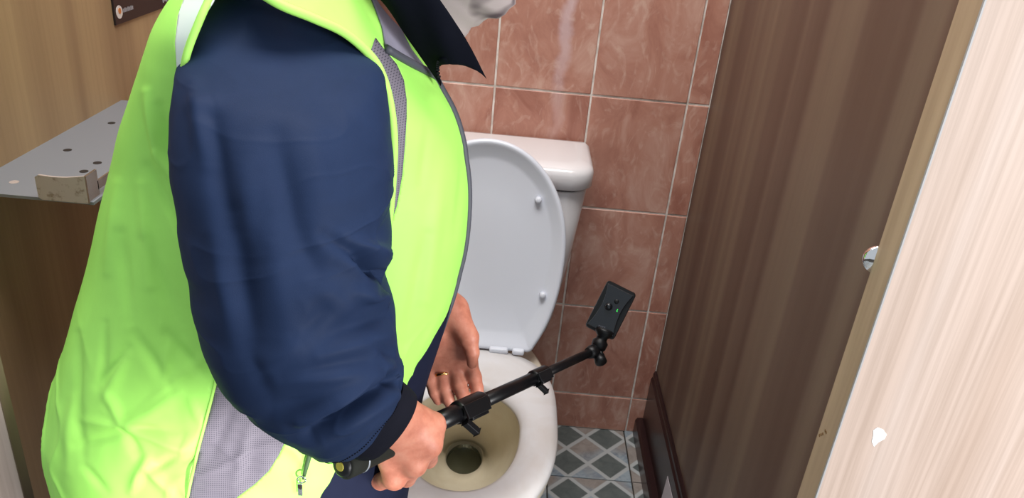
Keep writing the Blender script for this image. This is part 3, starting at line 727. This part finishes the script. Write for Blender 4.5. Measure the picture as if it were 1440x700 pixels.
# legs
hipR, hipL = pel + np.array([.02, -.09, -.03]), pel + np.array([.02, .09, -.03])
knR, knL = np.array([-.545, -.965, .40]), np.array([-.665, -.60, .40]); anR, anL = np.array([-.72, -1.0, .09]), np.array([-.79, -.62, .09])
for h, k_, a in ((hipR, knR, anR), (hipL, knL, anL)): sk += [cap_(h, k_, .085, .058, .03), cap_(k_, a, .055, .038, .02)]
bme = sdf_mesh('body', sk, .0030)
body_o = link('body', bme, M['skin'], pe_, True)
mo = body_o.modifiers.new('soft', 'SMOOTH'); mo.factor = .5; mo.iterations = 2
for s in (1, -1):
    bm = bmesh.new(); bmesh.ops.create_uvsphere(bm, u_segments=16, v_segments=12, radius=.0115, matrix=Matrix.Translation(Vector(hp(.0665, .032 * s, .014)))); ey = bmobj('eye', bm, M['eye'], pe_, True); bm = bmesh.new(); bmesh.ops.create_uvsphere(bm, u_segments=12, v_segments=8, radius=.006, matrix=Matrix.Translation(Vector(hp(.0728, .032 * s, .013)))); bmobj('iris', bm, M['hair'], ey, True)
hm = sdf_mesh('hair', [ell_(hp(-.022, 0, .045), (.104, .082, .092), HR, .01), ell_(hp(-.055, 0, -.005), (.062, .078, .075), HR, .02), ell_(hp(.045, 0, .085), (.045, .06, .03), HR, .02)], .006)
link('hair', hm, M['hair'], pe_, True)
# face mask: a curved sheet over nose and chin
G = np.zeros((20, 31, 3))
for i in range(20):
    for j in range(31):
        a = (j / 30 - .5) * 2; u = .008 - .128 * i / 19
        prof = cr([0, .25, .5, .75, 1], [.106, .132, .118, .112, .086], [i / 19])[0]
        s = a * (.076 - .030 * (i / 19) ** .7); f = prof - (abs(a) ** 2.7) * .085 + .004 + .002 * math.sin(i * 2.1)
        G[i, j] = hp(f, s, u)
mk = link('face_mask', gridmesh('face_mask', G), M['mask'], pe_, True); so_ = mk.modifiers.new('t', 'SOLIDIFY'); so_.thickness = .002
# wedding ring
d = lp[1] - lm[1]; c = lm[1] + d * .42; bm = bmesh.new(); dd = d / np.linalg.norm(d)
lathe(bm, c - dd * .0018, dd, [(0, .0116), (.0004, .0124), (.0034, .0124), (.0038, .0116)], 32); bmobj('wedding_ring', bm, M['gold'], pe_, True)
# nails of the left index and thumb stay hidden; the visible thumb nail:
# -- torso shapes
def table(rows, n):
    R = np.array(rows, float); v = np.linspace(R[0, 0], R[-1, 0], n)
    return v, [cr(R[:, 0], R[:, c], v) for c in range(1, R.shape[1])]
def half_loft(v, uL, uR, cy, ry, th, ex=2.35):
    G = np.zeros((len(v), len(th), 3))
    for i in range(len(v)):
        L = at(uL[i], v[i], cy[i]); Rr = at(uR[i], v[i], cy[i]); m = (L + Rr) / 2; h = (Rr - L) / 2
        c, s = np.cos(th), np.sin(th); cc_ = np.sign(c) * np.abs(c) ** (2 / ex); ss = np.sign(s) * np.abs(s) ** (2 / ex)
        G[i] = m + cc_[:, None] * h + np.stack([0 * ss, ss * ry[i], 0 * ss], -1)
    return G
CYT = ([-120, 0, 150, 300, 450, 600, 780], [-.76, -.76, -.765, -.78, -.80, -.83, -.84])
def cyv(v): return cr(CYT[0], CYT[1], v)
VEST = [(-105, 393, 478, 0.1), (-70, 333, 508, 0.155), (-30, 290, 536, 0.182), (0, 268, 552, 0.192), (45, 246, 578, 0.192), (75, 233, 596, 0.188), (107, 219, 615, 0.182), (150, 200, 640, 0.174), (200, 185, 655, 0.168), (250, 172, 661.5, 0.168), (300, 160, 661, 0.168), (350, 147, 655, 0.168), (400, 131, 642, 0.168), (450, 117, 624, 0.17), (500, 104, 601, 0.172), (550, 94, 575, 0.175), (600, 104, 558, 0.178), (640, 118, 549, 0.18), (670, 148, 538, 0.178), (690, 186, 524, 0.175), (705, 222, 513, 0.172), (735, 265, 500, 0.165), (765, 300, 480, 0.155)]
NT_, NH = 330, 230
v, (uL, uR, ry) = table(VEST, NT_)
th = np.linspace(-math.pi, 0, NH)
# more samples where the surface turns
G = half_loft(v, uL, uR, cyv(v), ry, th)
Q = pix(G); N = normals(G)
if (N[NT_ // 2, NH // 2] @ (CP - G[NT_ // 2, NH // 2])) < 0: N = -N
SC = (178, 600)
VF = [((110, 470), (118, 640), -.006, 9), ((148, 455), (146, 545), -.005, 8), ((SC), (250, 553), .010, 13), ((SC), (292, 500), .007, 12), ((190, 590), (262, 530), -.007, 9), ((SC), (262, 632), .010, 9), ((200, 600), (258, 606), -.007, 8),
      (SC, (120, 590), .006, 9), ((165, 612), (110, 625), -.005, 9), (SC, (205, 655), -.010, 9), ((196, 640), (240, 690), .012, 10), ((186, 690), (208, 645), .012, 9), ((215, 660), (250, 640), -.008, 8), (SC, (150, 548), .006, 9), ((150, 560), (178, 500), .006, 10),
      ((140, 540), (180, 490), -.005, 8), ((232, 470), (300, 540), -.006, 11), ((190, 470), (240, 545), -.006, 12), ((205, 340), (250, 470), -.006, 14), ((170, 330), (182, 450), -.006, 13), ((230, 250), (275, 420), .007, 14), ((200, 260), (212, 400), .006, 12),
      ((238, 480), (232, 530), .005, 7), ((105, 560), (95, 660), .005, 10), ((120, 655), (150, 690), -.006, 8), ((270, 560), (288, 600), .006, 6), ((258, 640), (270, 610), .006, 6), (SC, (174, 604), -.012, 9),
      ((206, 130), (226, 235), .009, 10), ((226, 150), (250, 235), -.008, 10), ((222, 215), (272, 285), .009, 9), ((210, 235), (262, 330), -.007, 11), ((165, 260), (150, 380), .006, 12), ((655, 215), (640, 330), -.004, 9), ((620, 230), (600, 420), .006, 15), ((600, 330), (570, 480), -.006, 13), ((640, 400), (590, 500), .004, 10), ((600, 180), (590, 260), -.004, 9), ((470, 680), (500, 640), .005, 10), ((520, 640), (500, 690), -.005, 9),
      ((330, 560), (300, 640), -.005, 11), ((350, 600), (330, 680), .006, 12), ((300, 620), (340, 650), .004, 9)]
disp = .5 * folds(Q, [(a, b, m, w_ * .72) for a, b, m, w_ in VF])
disp += .0026 * vnoise(G * np.array([14, 14, 7]), 3) + .0016 * vnoise(G * np.array([42, 42, 20]), 5) * np.clip((Q[..., 1] - 350) / 250, .25, 1.2)
rid = 1 - np.abs(vnoise(G * np.array([20, 20, 17]) + .8 * vnoise(G * 9, 8)[..., None], 9)) * 2
disp += .0022 * np.clip(rid, 0, 1) ** 3 * np.clip((Q[..., 1] - 420) / 160, 0, 1)
G = G + N * disp[..., None]; Q = pix(G)
CY = np.repeat(cyv(v)[:, None], NH, 1)
ARM = [(318, -60), (300, 0), (272, 45), (259, 95), (255, 150), (256, 220), (267, 300), (282, 390), (298, 450), (314, 492), (400, 545), (500, 530), (540, 470), (538, 400), (546, 310), (551, 250), (553, 200), (548, 150), (537, 108), (520, 80), (484, 47), (440, 26), (395, 8), (350, -20)]
PAN = [(300, 440), (312, 487), (303, 540), (290, 590), (277, 640), (263, 705), (256, 790), (318, 790), (332, 700), (358, 681), (378, 662), (392, 640), (405, 612), (430, 560), (470, 470)]
STR = [(528, 52), (538, 66), (558, 90), (568, 112), (572, 140), (572, 165), (570, 200), (566, 245), (558, 290), (546, 325), (546, 270), (553, 225), (556, 190), (552, 150), (541, 110), (524, 82), (519, 78)]
YOK = [(508, -60), (514, -20), (522, 0), (529, 18), (536, 38), (541, 66), (546, 71), (570, 82), (592, 98), (606, 106), (594, 92), (577, 70), (562, 40), (545, 0), (530, -40)]
HIL = [(262, -12), (250, 22), (246, 60), (248, 92), (253, 120), (258, 100), (272, 45), (300, 0), (318, -60), (330, -70), (290, -50)]  # outline of the painted highlight along the back armhole edge
polys = [('arm', ARM), ('panel', PAN), ('strip', STR), ('yoke', YOK), ('ref', HIL)]
def classify(Q):
    cl = np.zeros(Q.shape[:-1], int)
    for k, (n_, p) in reversed(list(enumerate(polys))): cl[inpoly(Q, p)] = k + 1
    return cl
fc = classify((Q[:-1, :-1] + Q[1:, 1:] + Q[:-1, 1:] + Q[1:, :-1]) / 4)
NEARONLY = G[..., 1] < CY - .01
# pull the vertices along a panel border exactly onto that border
Gi, Gj = np.gradient(G, axis=0), np.gradient(G, axis=1); Qi, Qj = np.gradient(Q, axis=0), np.gradient(Q, axis=1)
vmin = np.full(G.shape[:2], 9); vmax = np.full(G.shape[:2], -1)
for a in (slice(0, -1), slice(1, None)):
    for b in (slice(0, -1), slice(1, None)):
        vmin[a, b] = np.minimum(vmin[a, b], fc); vmax[a, b] = np.maximum(vmax[a, b], fc)
G2 = G.copy()
for i, j in zip(*np.where(vmin != vmax)):
    ks = [k for k in (vmin[i, j], vmax[i, j]) if k > 0]; q = Q[i, j]
    best = min((nearest_on_poly(q, polys[k - 1][1]) for k in ks), key=lambda p: np.linalg.norm(p - q)); dq = best - q
    J = np.stack([Qi[i, j], Qj[i, j]], 1)
    if abs(np.linalg.det(J)) < .05: continue
    s = np.clip(np.linalg.solve(J, dq), -.95, .95); G2[i, j] = G[i, j] + s[0] * Gi[i, j] + s[1] * Gj[i, j]
G = G2
idx = np.arange(NT_ * NH).reshape(NT_, NH); quads = np.stack([idx[:-1, :-1], idx[:-1, 1:], idx[1:, 1:], idx[1:, :-1]], -1)
VN = G.reshape(-1, 3); VFAR = VN.copy(); VFAR[:, 1] = 2 * CY.reshape(-1) - VFAR[:, 1]
VALL = np.concatenate([VN, VFAR])
fv_ = (v[:-1] + v[1:]) / 2; thc = (th[:-1] + th[1:]) / 2
open_near = (thc[None, :] > -.03) & (fv_[:, None] > -20)
open_far = (thc[None, :] > -1.0) & (fv_[:, None] > -20)
def vest_piece(name, k, parent, m, sides=('near', 'far')):
    sel = (fc == k); L_ = []
    if 'near' in sides: L_.append(quads[sel & ~open_near])
    if 'far' in sides: L_.append(quads[sel & ~open_far][:, ::-1] + len(VN))
    me = meshfrom(name, VALL, np.concatenate(L_))
    bm = bmesh.new(); bm.from_mesh(me); bmesh.ops.remove_doubles(bm, verts=bm.verts, dist=1e-5); bmesh.ops.recalc_face_normals(bm, faces=bm.faces)
    seen = set(); isl = []                          # keep only sizeable pieces
    for f in bm.faces:
        if f in seen: continue
        st = [f]; seen.add(f); cur = []
        while st:
            g = st.pop(); cur.append(g)
            for e in g.edges:
                for h in e.link_faces:
                    if h not in seen: seen.add(h); st.append(h)
        isl.append(cur)
    big = max(len(c) for c in isl)
    for c in isl:
        if len(c) < big * (.25 if k < 5 else .999): bmesh.ops.delete(bm, geom=c, context='FACES')
    bm.to_mesh(me); bm.free()
    o = link(name, me, m, parent, True); s = o.modifiers.new('thick', 'SOLIDIFY'); s.thickness = .0016; s.offset = -1; return o
vest = vest_piece('vest', 0, pe_, M['hivis'])
for sd in ('near', 'far'):
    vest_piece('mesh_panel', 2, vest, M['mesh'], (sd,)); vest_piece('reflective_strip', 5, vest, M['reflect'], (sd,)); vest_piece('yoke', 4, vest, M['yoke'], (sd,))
vest_piece('mesh_strip', 3, vest, M['mesh'], ('near',)); vest_piece('mesh_strip', 3, vest, M['mesh'], ('far',)) if (( fc == 3) & ~open_far).any() else None
# surface points of the vest's near side from pixels (nearest grid vertex)
QF = Q.reshape(-1, 2); near = (G[..., 1] < CY).reshape(-1)
def on_vest(u, v_, lift=.0):
    d = np.linalg.norm(QF - (u, v_), axis=1) + (~near) * 1e3; k = int(np.argmin(d)); return VN[k] + N.reshape(-1, 3)[k] * lift
def vest_tube(name, pts, r, m, lift=.001, parent=None, n=80, mirror=False):
    P = spline([on_vest(u, v_, lift) for u, v_ in pts], n); bm = bmesh.new(); tube(bm, list(P), r, 8)
    return bmobj(name, bm, m, parent or vest, True)
vest_tube('armhole_binding', [(300, -10), (281, 30), (264, 75), (256, 120), (254, 170), (256, 225), (268, 305), (283, 390), (298, 450), (314, 492)], .0032, M['binding'])
vest_tube('armhole_binding', [(352, -22), (395, 7), (440, 25), (484, 46), (520, 79), (537, 107), (548, 148), (553, 198), (551, 250), (547, 300), (541, 345)], .0042, M['binding'])
vest_tube('panel_binding', [(313, 488), (303, 540), (290, 590), (277, 640), (264, 700), (258, 740)], .0016, M['binding'])
jj = int(NH * .985)
rim = [G[i, -1] * .5 + G[i, -4] * .5 for i in range(0, NT_, 3) if 66 < v[i] < 700]
# front edge piping on both sides of the open front
jf = int(np.argmax(thc > -.03)); jr_ = int(np.argmax(thc > -1.0))
P = [G[i, jf] for i in range(NT_) if 104 < v[i] < 690]
start = [on_vest(u, v_, .002) for u, v_ in ((540, 69), (560, 80), (580, 92), (600, 103))]
bm = bmesh.new(); tube(bm, list(spline(start + P[::6], 160)), [.0042] * 160, 8); bmobj('front_piping', bm, M['piping'], vest, True)
cyl_ = [cyv(v)[i] for i in range(NT_) if 104 < v[i] < 690]
P2 = [np.array([G[i, jr_][0], 2 * cyv(v)[i] - G[i, jr_][1], G[i, jr_][2]]) for i in range(NT_) if 104 < v[i] < 690]
bm = bmesh.new(); tube(bm, P2[::6], .0030, 8); bmobj('front_piping', bm, M['piping'], vest, True)
# zip pull
a = on_vest(437, 630, .004); b = on_vest(425, 668, .006); c = on_vest(421, 692, .007); d = on_vest(421, 712, .007)
zp = bmobj('zip_pull', tube(bmesh.new(), [on_vest(441, 612, .003), a, (a + b) / 2 + np.array([0, -.002, 0]), b], [.0028, .0027, .0024, .0016], 8), M['cord'], vest, True)
bm = bmesh.new(); n_ = 20
for rr, cc2 in ((.0042, at(424, 674, b[1] - .003)),):
    tube(bm, [cc2 + np.array([rr * math.cos(2 * math.pi * k / n_), 0, rr * math.sin(2 * math.pi * k / n_)]) for k in range(n_ + 1)], .0009, 6)
boxaxes(bm, at(422, 688, b[1] - .003), (np.array([1., 0, 0]), np.array([0, 1., 0]), np.array([0, 0, 1.])), (.0026, .0012, .008), .0008); bmobj('zip_slider', bm, M['chrome'], vest, True)

# -- jacket: trunk under the vest, left sleeve
JK = [(-112, 402, 470, 0.024999999999999994), (-70, 345, 500, 0.06), (-30, 296, 528, 0.09), (0, 284, 545, 0.10500000000000001), (60, 254, 578, 0.11699999999999999), (107, 234, 606, 0.136), (200, 198, 645, 0.156), (300, 174, 650, 0.156), (400, 146, 640, 0.156), (430, 138, 634, 0.156), (470, 125, 622, 0.158), (520, 112, 607, 0.16), (560, 104, 597, 0.163), (600, 108, 589, 0.166), (640, 114, 582, 0.168), (690, 128, 573, 0.166), (740, 140, 566, 0.16), (790, 150, 560, 0.15), (810, 152, 545, 0.12), (815, 262, 430, 0.05)]
NJ = 200; vj, (jL, jR, jr) = table(JK, NJ); thj = np.linspace(-math.pi, math.pi, 120, endpoint=False)
GJ = half_loft(vj, jL, jR, cyv(vj), jr, thj)
GJ += normals(GJ) * (.003 * vnoise(GJ * np.array([12, 12, 9]), 21))[..., None]
me = gridmesh('jacket', GJ, True)
jk = link('jacket', me, M['navy_dark'], pe_, True)
ls = [cap_(lsh, at(548, 335, -.60), .075, .066, .03), cap_(at(548, 335, -.60), at(588, 388, -.66), .064, .042, .03)]
link('sleeve', sdf_mesh('sleeve', ls, .006), M['navy'], jk, True)
# right sleeve
SLV = [  # s, uL, vL, uR, vR, y, ry
 (0, 345, -30, 415, -20, -.82, .030), (.5, 312, -12, 470, 18, -.83, .050), (1, 290, 10, 505, 52, -.85, .066), (2, 268, 62, 530, 96, -.89, .082), (3, 258, 112, 543, 142, -.925, .092), (4, 255, 200, 550, 212, -.955, .098),
 (5, 265, 285, 552, 268, -.975, .098), (6, 276, 350, 545, 312, -.99, .096), (6.6, 283, 385, 549, 352, -1.0, .095), (7, 288, 410, 547, 378, -1.005, .094), (7.3, 292, 425, 535, 396, -1.01, .092), (7.7, 299, 450, 541, 420, -1.015, .090), (8.2, 309, 483, 551, 452, -1.02, .088),
 (9, 340, 526, 554, 490, -1.025, .080), (10, 380, 570, 560, 520, -1.03, .070), (10.7, 412, 596, 566, 536, -1.03, .060), (11.3, 442, 614, 566, 548, -1.028, .052), (11.8, 466, 622, 562, 558, -1.026, .046), (12.1, 482, 624, 558, 566, -1.022, .042)]
S_ = np.array(SLV); NS, NC = 420, 240; s_ = np.linspace(0, 12.1, NS); kern = np.exp(-np.linspace(-2, 2, 31) ** 2); kern /= kern.sum()
sm = lambda c: np.convolve(np.concatenate([2 * c[0] - c[15:0:-1], c, 2 * c[-1] - c[-2:-17:-1]]), kern, 'valid')
cs = [sm(cr(S_[:, 0], S_[:, k], s_)) for k in range(1, 7)]
thc_ = np.linspace(-math.pi, math.pi, NC, endpoint=False)
def ringloft(cs, th, ex=2.15):
    G = np.zeros((len(cs[0]), len(th), 3))
    for i in range(len(cs[0])):
        uL_, vL_, uR_, vR_, y, ry_ = [c[i] for c in cs]; L = at(uL_, vL_, y); Rr = at(uR_, vR_, y); m = (L + Rr) / 2; h = (Rr - L) / 2
        ax_ = at((uL_ + uR_) / 2, (vL_ + vR_) / 2, y) - CP; nrm_ = np.array([0, 1., 0])
        c, s = np.cos(th), np.sin(th); c = np.sign(c) * np.abs(c) ** (2 / ex); s = np.sign(s) * np.abs(s) ** (2 / ex)
        G[i] = m + c[:, None] * h + s[:, None] * nrm_ * ry_
    return G
GS = ringloft(cs, thc_); QS_ = pix(GS)
nG = np.cross(np.roll(GS, -1, 1) - np.roll(GS, 1, 1), np.gradient(GS, axis=0)); nG /= np.linalg.norm(nG, axis=-1, keepdims=True) + 1e-9
cen = GS.mean(1, keepdims=True); nG *= np.sign(((GS - cen) * nG).sum(-1, keepdims=True))
SF = [((298, 170), (318, 320), -.012, 15), ((345, 215), (350, 330), .006, 18), ((388, 190), (420, 350), -.011, 18), ((440, 190), (452, 300), .005, 20), ((272, 120), (292, 230), .009, 12), ((268, 150), (300, 140), .005, 12), ((430, 130), (500, 170), -.004, 30), ((325, 300), (352, 480), -.013, 18), ((300, 330), (330, 480), .007, 14), ((380, 330), (400, 470), .007, 20), ((425, 330), (450, 400), -.006, 16),
      ((505, 362), (550, 396), -.034, 8), ((490, 340), (550, 360), .018, 12), ((470, 360), (515, 380), .007, 12), ((505, 412), (550, 424), .018, 12), ((455, 330), (520, 368), -.008, 10), ((440, 400), (500, 440), .006, 15), ((470, 470), (550, 440), -.007, 10), ((450, 500), (550, 470), .008, 11), ((420, 470), (470, 430), -.006, 14),
      ((400, 530), (540, 500), -.006, 11), ((360, 520), (430, 480), .007, 14), ((375, 540), (540, 520), .007, 11), ((436, 606), (556, 532), -.030, 9), ((455, 618), (558, 556), .012, 9), ((425, 590), (545, 515), .014, 11), ((400, 600), (545, 530), .008, 13), ((450, 645), (560, 575), .007, 8), ((385, 575), (460, 560), -.006, 10), ((390, 590), (470, 585), .006, 9), ((350, 500), (380, 560), -.006, 12), ((415, 620), (480, 612), -.006, 9), ((535, 520), (565, 545), -.010, 8), ((520, 480), (553, 500), -.007, 8)]
dS = .5 * folds(QS_, SF) * (GS[..., 1] < cen[..., 1])
amp = np.clip(s_ / 5, .35, 1)[:, None]
Pn = np.stack([np.repeat(s_[:, None], NC, 1) * 1.3, np.cos(thc_)[None, :] * 1.6 + 0 * dS, np.sin(thc_)[None, :] * 1.6 + 0 * dS], -1)
dS += amp * (.0026 * vnoise(Pn * np.array([.45, 1, 1]), 31) + .0010 * vnoise(Pn * np.array([1.6, .9, .9]), 32))
rd = 1 - 2 * np.abs(vnoise(Pn * np.array([1.1, .8, .8]) + .5 * vnoise(Pn, 36)[..., None], 33)); dS += amp * .0009 * np.clip(rd, 0, 1) ** 2.5
fade = np.clip((12.1 - s_) / .6, .15, 1)[:, None]; GS = GS + nG * (dS * fade)[..., None]
# hem: turn the end under
end = GS[-1]; ce = end.mean(0); tail = np.stack([ce + (end - ce) * .93 - (end - GS[-8]) * .1, ce + (end - ce) * .90 - (end - GS[-8]) * .6 - 0 * ce])
GS2 = np.concatenate([GS, tail]); slv = link('sleeve', gridmesh('sleeve', GS2, True), M['navy'], jk, True)
# stitch line near the hem
k_ = np.searchsorted(s_, 11.62); bm = bmesh.new(); rg = GS[k_] + nG[k_] * .0006
for q in range(0, NC, 2): tube(bm, [rg[q], rg[(q + 1) % NC]], .0005, 5)
bmobj('stitching', bm, M['black_cloth'], jk)['kind'] = 'stuff'
# black inner cuff and its tab
CU = np.array([(0, 470, 618, 566, 550, -1.024, .040), (1, 500, 627, 578, 560, -1.020, .038), (1.6, 514, 629, 584, 566, -1.016, .036), (2, 519, 629, 586, 569, -1.014, .034), (2.1, 519, 627, 583, 570, -1.014, .031), (1.9, 514, 627, 580, 570, -1.016, .029)])
cc3 = [cr(np.arange(6), CU[:, k], np.linspace(0, 5, 40)) for k in range(1, 7)]
GC = ringloft(cc3, np.linspace(-math.pi, math.pi, 96, endpoint=False)); link('cuff', gridmesh('cuff', GC, True), M['black_cloth'], jk, True)
# collar: two wings standing open round the neck
bot = np.array([at(405, -70, -.76), at(470, -45, -.835), at(535, -5, -.85), at(580, 58, -.835), at(620, 120, -.80)])
topc = np.array([at(430, -150, -.76), at(520, -120, -.835), at(598, -28, -.86), at(648, 46, -.845), at(683, 111, -.815)])
nb_ = 60; B = spline(bot, nb_); T = spline(topc, nb_); GW = np.zeros((nb_, 24, 3))
for i in range(nb_):
    for j in range(24):
        f = j / 23; q = B[i] * (1 - f) + T[i] * f; e = max(0, i / (nb_ - 1) - .72) / .28
        tow = (B[int(nb_ * .66)] * (1 - f) + T[int(nb_ * .66)] * f) - q
        q = q + tow * (.50 * (math.sin(math.pi * f) ** .8) * e ** 2.5) + np.array([0, -.016 * math.sin(math.pi * f), 0]) + np.array([0, .004 * math.sin(7 * f + i * .12), 0])
        GW[i, j] = q
for s in (1, -1):
    g = GW.copy()
    if s < 0:
        g[..., 1] = -1.52 - g[..., 1]; g = g[:int(nb_ * .72)]; g = g[:, :1] + (g - g[:, :1]) * np.linspace(1, .5, len(g))[:, None, None]
    o = link('collar', gridmesh('collar', g), M['collar'], jk, True); t_ = o.modifiers.new('t', 'SOLIDIFY'); t_.thickness = .004; t_.offset = 0
bm = bmesh.new()
for k in range(7):
    p = GW[-1, 2 + k]; q = GW[-1, 3 + k]; boxaxes(bm, p + np.array([.001, -.002, -.001]), (np.array([1., 0, 0]), np.array([0, 1., 0]), np.array([0, 0, 1.])), (.0016, .001, .0009))
bmobj('zip_teeth', bm, M['black_plastic'], jk)['kind'] = 'stuff'
# trousers and boots
tr = [ell_(pel + np.array([0, 0, .01]), (.15, .155, .13), k=.05)]
for h, k_, a in ((hipR, knR, anR), (hipL, knL, anL)): tr += [cap_(h, k_, .100, .075, .04), cap_(k_, a + np.array([0, 0, .02]), .074, .058, .03)]
link('trousers', sdf_mesh('trousers', tr, .008), M['trouser'], pe_, True)
for a in (anR, anL):
    bt = [cap_(a + np.array([-.02, 0, .05]), a + np.array([-.02, 0, -.03]), .046, .045, .02), cap_(a + np.array([0, 0, -.045]), a + np.array([.13, 0, -.052]), .044, .036, .03)]
    me = sdf_mesh('boot', bt, .006); co = np.zeros(len(me.vertices) * 3); me.vertices.foreach_get('co', co); co = co.reshape(-1, 3); co[:, 2] = np.maximum(co[:, 2], 0.0005); me.vertices.foreach_set('co', co.ravel()); link('boot', me, M['boot'], pe_, True)
